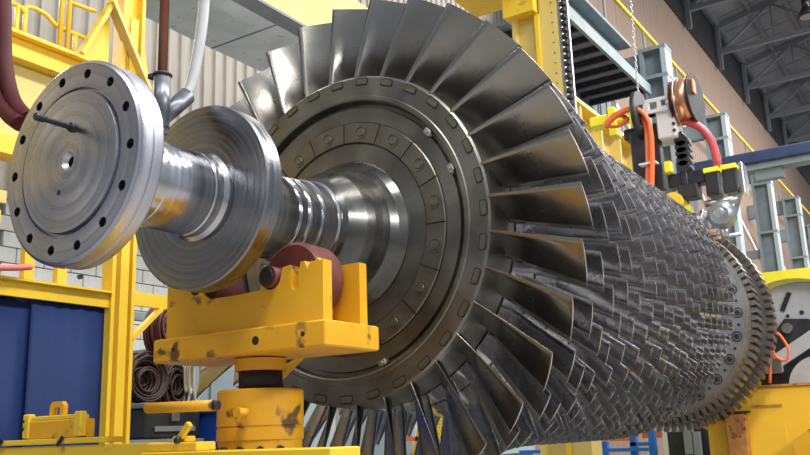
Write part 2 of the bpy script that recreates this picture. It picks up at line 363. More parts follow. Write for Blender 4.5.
for i, y in enumerate((24.9, 32.9, 41.2, 49.4)):
    t.part(MB().bar((-6.9, y, 12.4), (-6.9, y + 7.4, 9.6), .14, .2), 'diagonal', M['white'])
    t.part(MB().bar((-6.9, y, 9.4), (-6.9, y + 7.4, 6.0), .14, .2), 'diagonal', M['white'])
    t.part(MB().bar((-6.9, y, 6.0), (-6.9, y + 7.4, 3.0), .14, .2), 'diagonal', M['bluegrey'])
    t.part(MB().box((-6.95, y, 8.55), (-6.85, y + 7.4, 8.75)), 'rail', M['rackorange'], label='orange-brown pipe rail')
for i in range(5):
    y = 20.6 + i * 1.5
    o = struct(MB().box((-7.58, y, 10.6), (-7.5, y + 1.35, 13.2)), 'window_%d' % (i + 1), M['glass'])
    fr = MB(); 
    for a in (0, .65, 1.27): fr.box((-7.5, y + a, 10.6), (-7.46, y + a + .08, 13.2))
    for a in (0, 1.26, 2.52): fr.box((-7.5, y, 10.6 + a), (-7.46, y + 1.35, 10.68 + a))
    fr.build('window_frame', M['bluegrey'], o)

# ---- grey overhead crane girder crossing the top left
t = T('overhead_girder', (-4.05, 4, 6), 'wide grey box girder crossing the top left above the shaft', 'girder')
t.part(MB().box((-4.66, -3, 6.0), (-3.46, 12, 6.03)), 'bottom_plate', M['galv'])
t.part(MB().box((-3.50, -3, 6.03), (-3.44, 12, 6.75)), 'side_plate', M['cream'], label='pale yellow side plate')
t.part(MB().box((-4.66, -3, 6.03), (-4.60, 12, 6.75)), 'side_plate', M['galv'])
t.part(MB().box((-3.62, -3, 5.97), (-3.40, 12, 6.00)), 'edge_strip', M['bluegrey_dark'])
for k in range(8): t.part(MB().box((-4.66, -2 + k * 1.9, 5.992), (-3.62, -1.985 + k * 1.9, 6.0)), 'seam', M['bluegrey_dark'])

# ---- left yellow gantry frame
X = -2.6
t = T('gantry_frame', (X, .85, 0), 'tall yellow steel frame with column and girder behind the front flange', 'frame')
t.part(MB().box((X - .09, .80, 0), (X + .02, .83, 6.2)), 'column_flange', M['yellow'])
t.part(MB().box((X - .09, .97, 0), (X + .02, 1.0, 6.2)), 'column_flange', M['yellow'])
t.part(MB().box((X - .07, .83, 0), (X - .04, .97, 6.2)), 'column_web', M['yellow'])
t.part(MB().box((X + .02, .86, 0), (X + .032, .93, 4.6)), 'cover_strip', M['yellow'])
t.part(MB().box((X - .03, -3, 3.97), (X + .0, .80, 4.11)), 'girder_web', M['yellow'])
t.part(MB().box((X - .14, -3, 4.11), (X + .06, .80, 4.135)), 'girder_flange', M['yellow'])
t.part(MB().box((X - .14, -3, 3.945), (X + .06, .80, 3.97)), 'girder_flange', M['yellow'])
t.part(MB().box((X - .06, -3, 3.42), (X - .03, .80, 3.945)), 'side_panel', M['cream'], label='pale yellow panel below the girder')
t.part(MB().box((X - .12, -3, 3.30), (X + .04, .80, 3.42)), 'lower_rail', M['yellow'])
t.part(MB().box((X - .03, -3, 2.42), (X, .80, 2.52)), 'cross_beam', M['yellow'])
t.part(MB().box((X - .10, -3, 2.515), (X + .04, .80, 2.53)), 'beam_lip', M['yellow'])
t.part(MB().box((X - .03, 1.0, 2.46), (X, 2.4, 2.56)), 'cross_beam', M['yellow'])
t.part(MB().bar((X - .01, 1.0, 2.22), (X - .01, 1.26, 2.46), .03, .05, (1, 0, 0)), 'knee_brace', M['yellow'])
t.part(MB().bar((X + .03, .70, 4.68), (X + .03, .44, 4.15), .03, .07, (1, 0, 0)), 'knee_brace', M['yellow'])
t.part(MB().bar((X + .05, .66, 4.63), (X + .05, 1.02, 4.06), .03, .085, (1, 0, 0)), 'knee_brace', M['cream'], label='paler brace plate')
t.part(MB().prism([(.70, 4.13), (.46, 4.13), (.70, 4.55)], 'x', X - .02, X - .005), 'gusset', M['yellow'])
t.part(MB().prism([(1.0, 4.0), (1.12, 4.0), (1.0, 4.5)], 'x', X - .02, X - .005), 'gusset', M['yellow'])
for y in (-.35, .18, .42): t.part(MB().box((X - .1, y, 2.53), (X - .05, y + .07, 3.3)), 'post', M['yellow'])
t.part(MB().box((X - .12, -2.5, 2.66), (X - .06, -.0, 2.96)), 'box_panel', M['yellow'])
t.part(MB().box((X - .12, -2.5, 3.02), (X - .09, .05, 3.10)), 'inner_rail', M['cream'])
for (y, z) in ((-.25, 2.85), (.10, 3.12), (.55, 2.60)): t.part(MB().cyl((X + .0, y, z), (X + .02, y, z), .018, n=8), 'bolt', M['dark'])
t = T('blue_curtain', (X - .05, -.3, 0), 'dark blue vinyl curtain hung under the yellow beam at the left', 'curtain')
def wavy(y0, y1, x, z0, z1, amp=.003):
    b = MB(); n = 24; L = []
    f = [(x + amp * sin(i * 1.3) + amp * .6 * sin(i * .5), y0 + (y1 - y0) * i / n) for i in range(n + 1)]
    ring = lambda z: [(p[0], p[1], z) for p in f] + [(p[0] - .006, p[1], z) for p in f[::-1]]
    return b.loft([ring(z0), ring((z0 + z1) / 2), ring(z1)])
t.part(wavy(-3, .26, X - .05, .05, 2.43), 'curtain_panel', M['blue']); t.part(wavy(.235, .79, X - .03, .05, 2.43), 'curtain_panel', M['blue'])
# handrail
t = T('handrail', (-2.75, .2, 4.135), 'yellow tubular handrail on top of the gantry girder', 'handrail')
for y, z1 in ((.045, 4.40), (.105, 4.42), (.5, 4.38), (-.6, 4.4), (-1.2, 4.4)): t.part(MB().cyl((-2.72, y, 4.136), (-2.72, y, z1), .016, n=8), 'post', M['yellow'])
for y in (.365, .425): t.part(MB().cyl((-2.70, y, 4.135), (-2.70, y, 5.3), .018, n=8), 'ladder_upright', M['yellow'])
t.part(MB().tube([(-2.72, -3, 4.4), (-2.72, -.3, 4.4), (-2.72, .045, 4.40), (-2.72, .09, 4.37), (-2.72, .105, 4.41), (-2.72, .16, 4.43), (-2.72, .26, 4.42), (-2.72, .36, 4.37), (-2.72, .6, 4.37)], .016), 'rail', M['yellow'])
t.part(MB().tube([(-2.72, .43, 4.60), (-2.72, .48, 4.595), (-2.72, .66, 4.61)], .016), 'rail', M['yellow'])
t.part(MB().torus((-2.9, 1.12, 4.50), .10, .012, 'x'), 'loop', M['yellow'])
# dark red hoses top left
t = T('hose_pair', (-1.1, -1, 3.5), 'pair of thick maroon hoses hanging in the top left corner', 'hose')
t.part(MB().tube([(-1.15, -1, 4.2), (-1.15, -1, 3.6), (-1.135, -1, 3.42), (-1.10, -1, 3.18), (-1.03, -1, 3.0), (-.955, -1, 2.91), (-.89, -1, 2.86)], .034, 14), 'hose', M['maroon'])
t.part(MB().tube([(-1.205, -1.03, 4.2), (-1.20, -1.03, 3.6), (-1.19, -1.03, 3.42), (-1.155, -1.03, 3.2), (-1.10, -1.03, 3.02), (-1.0, -1.03, 2.9), (-.90, -1.03, 2.83)], .034, 14), 'hose', M['maroon'])
t = T('salmon_hose', (-2.5, 0, 2.6), 'salmon red hose lying on the yellow beam under the flange', 'hose')
t.part(MB().tube([(-2.52, -1.2, 2.545), (-2.52, -.3, 2.55), (-2.52, .0, 2.575), (-2.52, .14, 2.60)], .020, 10), 'hose_run', M['salmon'])
t.part(MB().tube([(-2.52, .12, 2.70), (-2.5, .22, 2.64), (-2.5, .36, 2.63)], .018, 10), 'hose_end', M['salmon'])

# ---- cable store behind the frame
t = T('storage_rack', (-3.4, 2.1, 0), 'grey rack post and shelf behind the coiled cables', 'rack')
t.part(MB().box((-3.75, 1.45, 0), (-3.68, 1.52, 2.75)), 'upright', M['bluegrey_dark']); t.part(MB().box((-3.75, 2.15, 0), (-3.68, 2.2, 2.75)), 'upright', M['bluegrey'])
t.part(MB().box((-3.75, 1.4, 1.50), (-3.1, 2.19, 1.54)), 'shelf', M['bluegrey_dark']); t.part(MB().box((-3.76, 1.4, 2.55), (-3.70, 2.2, 2.62)), 'crossbar', M['bluegrey'])
def coil(y, z, R_, r, n, m, label, sx=1., sz=1., x=-3.4):
    t = T('cable_coil', (x, y, z), label, 'cable', 'coiled cables on the rack')
    for k in range(n):
        t.part(MB().torus((x + random.uniform(-.09, .09), y + random.uniform(-.03, .03), z + random.uniform(-.03, .03)), max(.04, R_ + random.uniform(-.11, .03)), r, 'x', 26, 6, sx, sz), 'loop', m)
coil(1.93, 2.42, .17, .014, 24, M['coil_red'], 'red-brown cable coil hanging beside the yellow cradle', .85, 1.2, -3.3)
coil(1.78, 2.02, .17, .013, 34, M['coil'], 'dark brown cable coil, lower left on the rack', 1.0, .95)
coil(2.10, 1.98, .17, .013, 34, M['coil'], 'dark brown cable coil, lower right on the rack', .8, 1.1)
coil(2.22, 2.05, .07, .012, 5, M['rope'], 'cream rope coil hanging over the brown cables', .5, 3.0, -3.28)
t = T('tool_box', (-3.35, 1.95, 1.54), 'dark grey toolbox on the shelf below the cable coils', 'box')
t.part(MB().box((-3.55, 1.62, 1.545), (-3.15, 2.2, 1.78), .015), 'body', M['dark']); d_ = t.part(MB().box((-3.57, 1.6, 1.78), (-3.13, 2.22, 1.82), .008), 'lid', M['bluegrey_dark'])
t.part(MB().box((-3.15, 1.86, 1.68), (-3.12, 1.94, 1.74)), 'latch', M['steel'], d_); t.part(MB().box((-3.14, 1.70, 1.60), (-3.13, 2.12, 1.64)), 'trim_strip', M['greypaint'])
t = T('blue_bin', (-3.2, 2.6, 1.2), 'blue plastic bin behind the yellow jack', 'bin')
t.part(MB().loft([[(-3.4, 2.27, 1.0), (-3.0, 2.27, 1.0), (-3.0, 2.75, 1.0), (-3.4, 2.75, 1.0)], [(-3.43, 2.24, 1.74), (-2.97, 2.24, 1.74), (-2.97, 2.79, 1.74), (-3.43, 2.79, 1.74)]], smooth=False), 'body', M['binblue'])
t.part(MB().box((-3.46, 2.21, 1.74), (-2.94, 2.82, 1.78), .008), 'rim', M['binblue'])
t.part(MB().box((-3.45, 2.2, 0), (-2.95, 2.85, 1.0), .01), 'stand', M['bluegrey_dark'])
t = T('pipe_clamp', (-3.0, 2.35, 2.1), 'steel pipe coupling hanging above the cream rope', 'clamp')
t.part(MB().cyl((-3.2, 2.14, 2.22), (-3.1, 2.36, 2.17), .03, n=12), 'sleeve', M['steel']); t.part(MB().torus((-3.08, 2.40, 2.16), .045, .016, 'x', 16, 8), 'ring', M['steel'])
t.part(MB().box((-3.7, 2.2, 2.20), (-3.15, 2.22, 2.23)), 'hook', M['dark'])
t = T('wall_cabinet', (-5.5, 4.2, 0), 'pale grey cabinet standing behind the yellow jack', 'cabinet')
t.part(MB().box((-5.8, 3.6, 0), (-5.2, 5.6, 2.55), .01), 'body', M['bluegrey'])
for k in range(3): d_ = t.part(MB().box((-5.2, 3.65 + k * .65, .1), (-5.17, 4.25 + k * .65, 2.5), .006), 'door', M['bluegrey']); t.part(MB().box((-5.17, 4.15 + k * .65, 1.1), (-5.15, 4.18 + k * .65, 1.3)), 'handle', M['dark'], d_)

# ================================================================== ROTOR
rotor = thing('turbine_rotor', (0, 0, AX), 'large bladed steel turbine rotor lying on the yellow cradle', 'rotor')
def rp(mb, name, m, parent=None, label=None, kind=None):
    o = mb.build(name, m, parent or rotor)
    if label: o['label'] = label
    if kind: o['kind'] = kind
    return o
# coupling flange: annulus with 14 real holes
def annulus_holes(y, r1, r2, rh, hr, n, ph, depth, b, seg=5, hk=24):
    for i in range(n):
        a0 = ph + (i - .5) * 2 * pi / n; a1 = ph + (i + .5) * 2 * pi / n; ac = ph + i * 2 * pi / n
        outer = []
        for k in range(seg): t = a0 + (a1 - a0) * k / seg; outer.append((r2, t))
        for k in range(seg): outer.append((r2 + (r1 - r2) * k / seg, a1))
        for k in range(seg): t = a1 + (a0 - a1) * k / seg; outer.append((r1, t))
        for k in range(seg): outer.append((r1 + (r2 - r1) * k / seg, a0))
        pts = [(r * sin(t), r * cos(t)) for r, t in outer]; cx, cz = rh * sin(ac), rh * cos(ac); m = len(pts)
        hole = []
        for (x, z) in pts:
            d = math.hypot(x - cx, z - cz); hole.append((cx + (x - cx) / d * hr, cz + (z - cz) / d * hr))
        vs = [(x, y, z) for x, z in pts] + [(x, y, z) for x, z in hole] + [(x, y + depth, z) for x, z in hole]
        fs = [(k, (k + 1) % m, m + (k + 1) % m, m + k) for k in range(m)] + [(m + k, m + (k + 1) % m, 2 * m + (k + 1) % m, 2 * m + k) for k in range(m)]
        fs.append(tuple(2 * m + k for k in range(m)))
        b.add(vs, fs)
F = -1.424
fl = MB()
annulus_holes(F, .245, .325, .2885, .0165, 14, R(13.5), .055, fl)
fl.lathe([(F, .325), (F + .008, .336)], 112); fl.lathe([(F + .008, .336), (F + .045, .336)], 112); fl.lathe([(F + .045, .336), (F + .049, .332), (F + .054, .336)], 112); fl.lathe([(F + .054, .336), (F + .088, .336), ], 112)
fl.lathe([(F + .088, .336), (F + .096, .328)], 112); fl.lathe([(F + .096, .328), (F + .096, .21), (F + .104, .185), (F + .125, .165), (F + .16, .156)], 112)
# rim ring round the pilot recess, groove and raised centre disc with a centre hole
fl.lathe([(F, .245), (F + .014, .243)], 96); fl.lathe([(F + .014, .243), (F + .014, .236)], 96); fl.lathe([(F + .014, .236), (F - .006, .232)], 96); fl.lathe([(F - .006, .232), (F - .006, .12)], 96)
fl.lathe([(F - .006, .12), (F - .006, .03)], 96); fl.lathe([(F - .006, .03), (F + .01, .018)], 32); 
flange = rp(fl, 'coupling_flange', M['flange'])
rp(MB().lathe([(F + .01, .018), (F + .06, .014), (F + .06, 0)], 32), 'centre_hole', M['gap'], flange)  # bore coloured near-black to stand for its inner shade
rp(MB().cyl((-.037, F - .0065, -.098), (-.037, F - .0068, -.098), .009, n=14), 'small_hole', M['gap'], flange)
st = MB().lathe([(-.135, 0), (-.135, .0105)], 16, (.013, F - .004, .108)); st.lathe([(-.135, .0105), (-.13, .013), (-.105, .013), (-.10, .0095)], 16, (.013, F - .004, .108)); st.lathe([(-.10, .0095), (0, .0095)], 16, (.013, F - .004, .108)); st.lathe([(-.012, .0095), (-.012, .015), (0, .017)], 16, (.013, F - .004, .108))
rp(st, 'threaded_stud', M['dark'])
# shaft
s = MB()
def seg(*pr): s.lathe(list(pr), 96)
seg((F + .15, .1565), (-1.20, .154)); seg((-1.20, .154), (-1.195, .151)); seg((-1.195, .151), (-1.15, .151)); seg((-1.15, .151), (-1.145, .154)); seg((-1.145, .154), (-.935, .153))
seg((-.935, .153), (-.93, .158), (-.915, .158), (-.91, .153)); seg((-.91, .153), (-.895, .156), (-.878, .17))
seg((-.80, .168), (-.50, .168)); seg((-.50, .168), (-.495, .160), (-.475, .160), (-.47, .172)); seg((-.47, .172), (-.445, .172)); seg((-.445, .172), (-.44, .163), (-.42, .163), (-.415, .178)); seg((-.415, .178), (-.37, .180)); seg((-.37, .180), (-.365, .170), (-.345, .170), (-.34, .187)); seg((-.34, .187), (-.27, .190)); seg((-.27, .190), (-.265, .197), (-.25, .197))
rp(s, 'shaft', M['shaft'])
c = MB()
c.lathe([(-.880, .16), (-.880, .343)], 112); c.lathe([(-.880, .343), (-.874, .349)], 112); c.lathe([(-.874, .349), (-.806, .349)], 112); c.lathe([(-.806, .349), (-.80, .343)], 112); c.lathe([(-.80, .343), (-.80, .16)], 112)
rp(c, 'thrust_collar', M['collar'])
# flare and wheel disc
fl = MB().lathe([(-.25, .196), (-.235, .215), (-.20, .235), (-.16, .258), (-.12, .272), (-.08, .283), (-.045, .296), (-.01, .318), (.02, .345), (.024, .36)], 96)
rp(fl, 'shaft_flare', mat('oiled_flare_steel', (.09, .09, .088), .24, .85, c2=(.15, .148, .14), nscale=5, rvar=.1))
wd = MB()
wd.lathe([(.022, .34), (.022, .434)], 112); wd.lathe([(.022, .434), (.030, .436), (.030, .536), (.022, .538)], 112); wd.lathe([(.022, .538), (.022, .604), ], 112); wd.lathe([(.022, .604), (.042, .608)], 112); wd.lathe([(.042, .608), (.042, .626)], 112)
wd.lathe([(.042, .626), (.0, .633)], 112); wd.lathe([(.0, .633), (-.004, .640), (-.004, .655), (.0, .66)], 112); wd.lathe([(.0, .66), (.0, .742)], 112); wd.lathe([(.0, .742), (.008, .752), (.03, .756)], 112)
wd.lathe([(.03, .756), (.19, .765)], 112); wd.lathe([(.19, .765), (.19, .60)], 112)
wheel = rp(wd, 'wheel_disc', M['wheel'])
# 16 arc plates with a bolt each
def arc_plate(r0, r1, a, y0, y1, n=10, e=.004):
    b = MB(); loops = []
    for k in range(n + 1):
        t = -a + 2 * a * k / n; sn, cs = sin(t), cos(t)
        loops.append([(r * sn, y, r * cs) for r, y in ((r0, y1), (r0, y0 + e), (r0 + e, y0), (r1 - e, y0), (r1, y0 + e), (r1, y1))])
    return b.loft(loops, smooth=False)
sm = arc_plate(.4375, .5345, pi / 16 - .0055, .014, .030).mesh('arc_plate', M['wheel_plate'])
bh = MB(); bh.lathe([(.0, .031), (-.004, .031)], 20); bh.lathe([(-.004, .031), (-.004, .024)], 20); bh.lathe([(-.004, .024), (-.001, .022), (-.001, .021), (-.006, .018)], 20); bh.lathe([(-.006, .018), (-.006, 0)], 20)
bhm = bh.mesh('bolt', M['wheel_plate'])
for i in range(16):
    a = R(-32.26 + 22.5 * i)
    p = put(sm, 'arc_plate', (0, 0, 0), rotor, rot=(0, a, 0)); q = put(bhm, 'bolt', (0, .0145, .487), p, rot=(0, 0, 0))
# 32 locking keys, a thin dark seat and the key
kp = [(-.030, -.011), (-.030, .006), (-.022, .013), (.022, .013), (.030, .006), (.030, -.011), (.020, -.013), (-.020, -.013)]
ks = MB().prism([(x * 1.16, z * 1.42) for x, z in kp], 'y', -.0012, .002).mesh('key_seat', M['gap'])
kk = MB().prism(kp, 'y', -.0040, .002).mesh('locking_key', M['key'])
for i in range(32):
    a = R(-12.04 + 11.25 * i)
    p = put(kk, 'locking_key', (.7245 * sin(a), 0, .7245 * cos(a)), rotor, rot=(0, a, 0)); put(ks, 'key_seat', (0, 0, 0), p)
for a in (50, 70, 161):
    a = R(a); b = MB().box((-.018, -.012, -.014), (.018, .04, .014), .003); b.box((-.026, -.002, -.006), (.026, .04, .006)); b.cyl((0, -.02, 0), (0, -.01, 0), .007, n=10)
    o = rp(b, 'balance_weight', M['steel']); o.location = (.612 * sin(a), .012, .612 * cos(a)); o.rotation_euler = (0, a, 0)

# ---- blades
rowsTE = [.13, .375, .64, .93, 1.22, 1.49, 1.68, 1.86, 2.05, 2.2, 2.36, 2.5, 2.65, 2.79, 2.93, 3.07, 3.21]
Nb = [32, 34, 36, 42, 46, 50, 52, 54, 56, 58, 58, 60, 60, 60, 60, 60, 60]
def itp(x, xs, ys):
    if x <= xs[0]: return ys[0]
    for i in range(len(xs) - 1):
        if x <= xs[i + 1]: return ys[i] + (ys[i + 1] - ys[i]) * (x - xs[i]) / (xs[i + 1] - xs[i])
    return ys[-1]
TY = [.13, .4, .6, .8, 1, 1.3, 1.6, 3.2, 3.4]; TR = [1.140, 1.11, 1.085, 1.045, 1.013, .98, .967, .960, .95]
HY = [.0, .2, .8, 1.6, 2.4, 3.3]; HR = [.756, .765, .79, .83, .855, .865]
tipR = lambda y: itp(y, TY, TR)
hubR = lambda y: itp(y, HY, HR)
def blade(r0, r1, tr, tt, ar, at, thk, ns, nc, bow=.0, sweep=0.):
    """cambered, twisted aerofoil; tangential/axial chord runs from tr,ar (root) to tt,at (tip). TE tip at y=0,angle 0"""
    loops = []
    for i in range(ns + 1):
        s_ = i / ns; r = r0 + (r1 - r0) * s_
        e = s_ ** .85
        T_ = tr + (tt - tr) * e; A_ = ar + (at - ar) * e; ch = math.hypot(T_, A_); tk = thk * (1.6 - 1.0 * s_)
        top = []; bot = []
        cy = (at - A_) / 2 - at                       # leading edge position along y
        for k in range(nc + 1):
            c_ = k / nc; xt = T_ * c_ - tt + (tt - T_) * .35; yy = cy + A_ * c_
            camb = (.12 - .09 * s_ if ns > 5 else .05 - .02 * s_) * ch * 4 * c_ * (1 - c_)
            nx, ny = A_ / ch, -T_ / ch                # towards the camera side
            th = tk * (math.sqrt(max(c_, 0)) * (1 - c_) * 2.2 + .18)
            for lst, sg in ((top, 1), (bot, -1)):
                tx = xt - nx * camb + nx * sg * th * .5; ty = yy - ny * camb + ny * sg * th * .5
                a = tx / r + sweep * (s_ - 1) ** 2
                lst.append((r * sin(a), ty, r * cos(a)))
        loops.append(top + bot[::-1])
    return loops
def blade_mesh(lp):
    b = MB().loft(lp, cap=False); b.add(lp[-1], [tuple(range(len(lp[-1])))]); b.add(lp[0], [tuple(range(len(lp[0])))])
    # flat, separate trailing edge face
    return b
count = 0; stuff = MB(); emi = []
for j, (yT, N) in enumerate(zip(rowsTE, Nb)):
    rT = tipR(yT); k = j / 16
    tt = [.172, .155, .142, .122, .108, .098][j] if j < 6 else .086 - .014 * (j - 6) / 10
    at = .112 if j == 0 else tt * .58
    r0 = hubR(yT) - .012
    if j == 0: ar, tr_ = .150, .085
    else: ar, tr_ = at * 1.15, tt * .80
    ns, nc = (9, 8) if j == 0 else (5, 5) if j < 5 else (2, 3)
    lp = blade(r0, rT, tr_, tt, ar, at, .011 if j == 0 else .010 if j < 6 else .009, ns, nc)
    mbl = blade_mesh(lp); me = mbl.mesh('rotor_blade', M['blade_front'] if j == 0 else M['blade']); me.materials.append(M['edge'])
    m_ = 2 * (nc + 1)
    for p_ in me.polygons:
        vi = set(v_ % m_ for v_ in p_.vertices)
        if len(p_.vertices) > 4 or vi == {nc, nc + 1}: p_.material_index = 1; p_.use_smooth = False
    es_ = [p_.material_index for p_ in me.polygons]
    fv = [v.co.copy() for v in me.vertices]; ff = [tuple(p_.vertices) for p_ in me.polygons]; fs_ = [p_.use_smooth for p_ in me.polygons]
    ph = (107.6 + 0.0) if j == 0 else 107.6 + j * 137.5
    for i in range(N):
        a = (ph + i * 360. / N) % 360; vis = j == 0 or (35 < a < 180)
        if j == 1 or j == 2: vis = vis or True
        if vis and count < 300:
            put(me, 'rotor_blade', (0, yT, 0), rotor, rot=(0, R(a), 0)); count += 1
        else:
            ca, sa = cos(R(a)), sin(R(a))
            stuff.add([(v.x * ca + v.z * sa, v.y + yT, -v.x * sa + v.z * ca) for v in fv], ff); stuff.sm[-len(fs_):] = fs_; emi += es_
sm_ = bpy.data.meshes.new('blade_rows'); sm_.from_pydata(stuff.v, [], stuff.f); sm_.materials.append(M['blade']); sm_.materials.append(M['edge']); sm_.polygons.foreach_set('material_index', emi); sm_.polygons.foreach_set('use_smooth', stuff.sm)
o = bpy.data.objects.new('rear_blade_rows', sm_); col.objects.link(o); o.parent = rotor; o['kind'] = 'stuff'
# hub drum with a groove between each disc
hb = MB(); prev = .19
for j, yT in enumerate(rowsTE[1:]):
    y1 = yT + .03; y0 = prev
    hb.lathe([(y0, hubR(y0) - .03), (y0 + .02, hubR(y0) - .03)], 96); hb.lathe([(y0 + .02, hubR(y0) - .03), (y0 + .022, hubR(y0)), (y1 - .002, hubR(y1)), (y1, hubR(y1) - .03)], 96); prev = y1
hb.lathe([(prev, hubR(prev) - .03), (3.40, .78), (4.31, .62)], 96)
rp(hb, 'hub_drum', M['hub'])
# rear disc
rd = MB()
Q = 4.3
rd.lathe([(Q, .55), (Q, .785)], 112); rd.lathe([(Q, .785), (Q + .015, .79), (Q + .015, .80)], 112); rd.lathe([(Q + .015, .80), (Q + .08, .82)], 112); rd.lathe([(Q + .08, .82), (Q + .28, .825)], 112); rd.lathe([(Q + .28, .825), (Q + .28, .7)], 112)
rd.lathe([(Q + .38, .7), (Q + .38, .875)], 112); rd.lathe([(Q + .38, .875), (Q + .55, .88)], 112); rd.lathe([(Q + .55, .88), (Q + .57, .75), (Q + .61, .3)], 112); rd.lathe([(Q + .28, .75), (Q + .38, .75)], 112)
rd.lathe([(Q + .61, .30), (5.05, .28)], 64); rd.lathe([(5.05, .28), (5.05, .2)], 64); rd.lathe([(5.05, .2), (6.2, .2)], 48)
rp(rd, 'rear_disc', M['rear'])
rb = MB(); rb.lathe([(0, .044), (-.004, .044)], 24); rb.lathe([(-.004, .044), (-.004, .034)], 24); rb.lathe([(-.004, .034), (.004, .033), (.004, .024), (-.022, .022)], 24); rb.lathe([(-.022, .022), (-.022, .009)], 24); rb.lathe([(-.022, .009), (-.008, .008), (-.008, 0)], 24)
rbm = rb.mesh('rear_bolt', M['dark'])
shm = MB().cyl((0, -.002, 0), (0, .002, 0), .012, n=12).mesh('small_hole', M['gap'])
for i in range(24):
    a = R(105.5 + i * 15)
    put(rbm, 'rear_bolt', (.735 * sin(a), 4.30, .735 * cos(a)), rotor)
    a2 = a + R(7.5); put(shm, 'small_hole', (.742 * sin(a2), 4.299, .742 * cos(a2)), rotor)
def tooth(r0, r1, w0, w1, y0, y1, skew):
    b = MB(); L = []
    for y, dx in ((y0, -skew), (y1, skew)):
        pr = [(-w0, r0), (-w1 * 1.2, r0 + (r1 - r0) * .35), (-w0 * .9, r0 + (r1 - r0) * .55), (-w1, r1), (w1, r1), (w0 * .9, r0 + (r1 - r0) * .55), (w1 * 1.2, r0 + (r1 - r0) * .35), (w0, r0)]
        L.append([(x + dx, y, r) for x, r in pr])
    return b.loft(L, smooth=False)
t1 = tooth(.815, .872, .021, .017, 4.38, 4.58, .012).mesh('disc_tooth', M['tooth']); t2 = tooth(.87, .93, .022, .018, 4.68, 4.85, .012).mesh('disc_tooth', M['tooth'])
for i in range(88): put(t1, 'disc_tooth', (0, 0, 0), rotor, rot=(0, 2 * pi * i / 88, 0))
for i in range(88): put(t2, 'disc_tooth', (0, 0, 0), rotor, rot=(0, 2 * pi * i / 88, 0))

# ================================================================== CRADLE AND JACK
t = T('roller_cradle', (.1, -.45, 1.86), 'orange-yellow steel cradle with notched saddle plates under the shaft', 'cradle')
t.part(MB().box((-.36, -.75, 1.805), (.49, -.43, 1.895), .006), 'base_plate', M['orange_yellow'])
def scoop(x0, x1, zt, zb, n=10):
    r = (x1 - x0) / 2; c_ = (x0 + x1) / 2
    return [(x0, zt)] + [(c_ - r * cos(pi * k / n), zb + r - r * sin(pi * k / n)) for k in range(n + 1)] + [(x1, zt)]
top = [(-.325, 1.895), (-.325, 2.11), (-.20, 2.09), (-.12, 2.03), (.06, 2.03), (.165, 2.035)] + scoop(.17, .262, 2.07, 2.03) + [(.27, 2.105), (.305, 2.11)] + scoop(.31, .345, 2.09, 2.015) + [(.347, 2.08), (.355, 2.115), (.372, 2.115), (.385, 2.085), (.40, 2.112), (.415, 2.105), (.43, 2.12), (.44, 2.108), (.455, 2.112), (.455, 1.895)]
t.part(MB().prism(top, 'y', -.715, -.665), 'saddle_plate', M['orange_yellow'])
rear = [(-.325, 1.895), (-.325, 2.10), (-.20, 2.10), (-.1, 2.03), (.26, 2.03), (.30, 2.13), (.455, 2.13), (.455, 1.895)]
t.part(MB().prism(rear, 'y', -.50, -.455), 'saddle_plate', M['orange_yellow'])
for x, z, r in ((-.245, 1.850, .009), (.175, 1.848, .016), (.392, 1.852, .009)):
    t.part(MB().cyl((x, -.7515, z), (x, -.745, z), r, n=14), 'bolt_hole', M['gap'])
t.part(MB().cyl((-.17, -.719, 2.075), (-.17, -.71, 2.075), .022, n=14), 'pin_hole', M['gap'])
# rollers
for lab, x, z, r in (('dark red roller standing right of the shaft in the cradle', .262, 2.072, .138), ('dark red roller hidden left of the shaft in the cradle', -.21, 2.10, .11)):
    t = T('support_roller', (x, -.53, z), lab, 'roller', 'cradle rollers')
    y0, y1 = -.655, -.512
    b = MB(); b.lathe([(y0, .0), (y0, r - .012)], 40, (x, 0, z)); b.lathe([(y0, r - .012), (y0 + .012, r), (y1 - .012, r), (y1, r - .012)], 40, (x, 0, z)); b.lathe([(y1, r - .012), (y1, 0)], 40, (x, 0, z))
    t.part(b, 'roller_body', M['roller']); t.part(MB().cyl((x, y0 - .015, z), (x, y1 + .01, z), .03, n=16), 'axle', M['dark'])
t = T('cradle_pin', (.13, -.7, 2.07), 'dark round pin resting in the left notch of the cradle', 'pin')
b = MB(); b.cyl((.215, -.735, 2.076), (.215, -.658, 2.076), .040, n=20); t.part(b, 'pin_body', M['roller']); t.part(MB().cyl((.215, -.742, 2.076), (.215, -.735, 2.076), .030, n=16), 'pin_cap', M['black'])
# jack
JX, JY = .045, -.58
t = T('hydraulic_jack', (JX, JY, 0), 'round yellow jack with black seal carrying the cradle', 'jack')
t.part(MB().lathe([(1.70, .05), (1.70, .095)], 40, (JX, JY, 0), 'Z').lathe([(1.755, .095), (1.80, .097)], 40, (JX, JY, 0), 'Z').lathe([(1.755, .0), (1.755, .095)], 40, (JX, JY, 0), 'Z'), 'top_collar', M['orange_yellow'])
t.part(MB().cyl((JX, JY, 1.66), (JX, JY, 1.76), .082, n=36), 'seal', M['black'])
b = MB(); b.lathe([(1.685, 0), (1.685, .153)], 56, (JX, JY, 0), 'Z'); b.lathe([(1.685, .153), (1.678, .160), (1.555, .160)], 56, (JX, JY, 0), 'Z'); b.lathe([(1.555, .160), (1.553, .155), (1.549, .155), (1.547, .160)], 56, (JX, JY, 0), 'Z'); b.lathe([(1.547, .160), (1.505, .160), (1.50, .154), (1.45, .154), (1.445, .160), (1.0, .160)], 56, (JX, JY, 0), 'Z')
t.part(b, 'cylinder', M['orange_yellow'])
t.part(MB().box((JX - .2, JY - .2, 0), (JX + .2, JY + .2, 1.0), .02), 'foot', M['orange_yellow'])
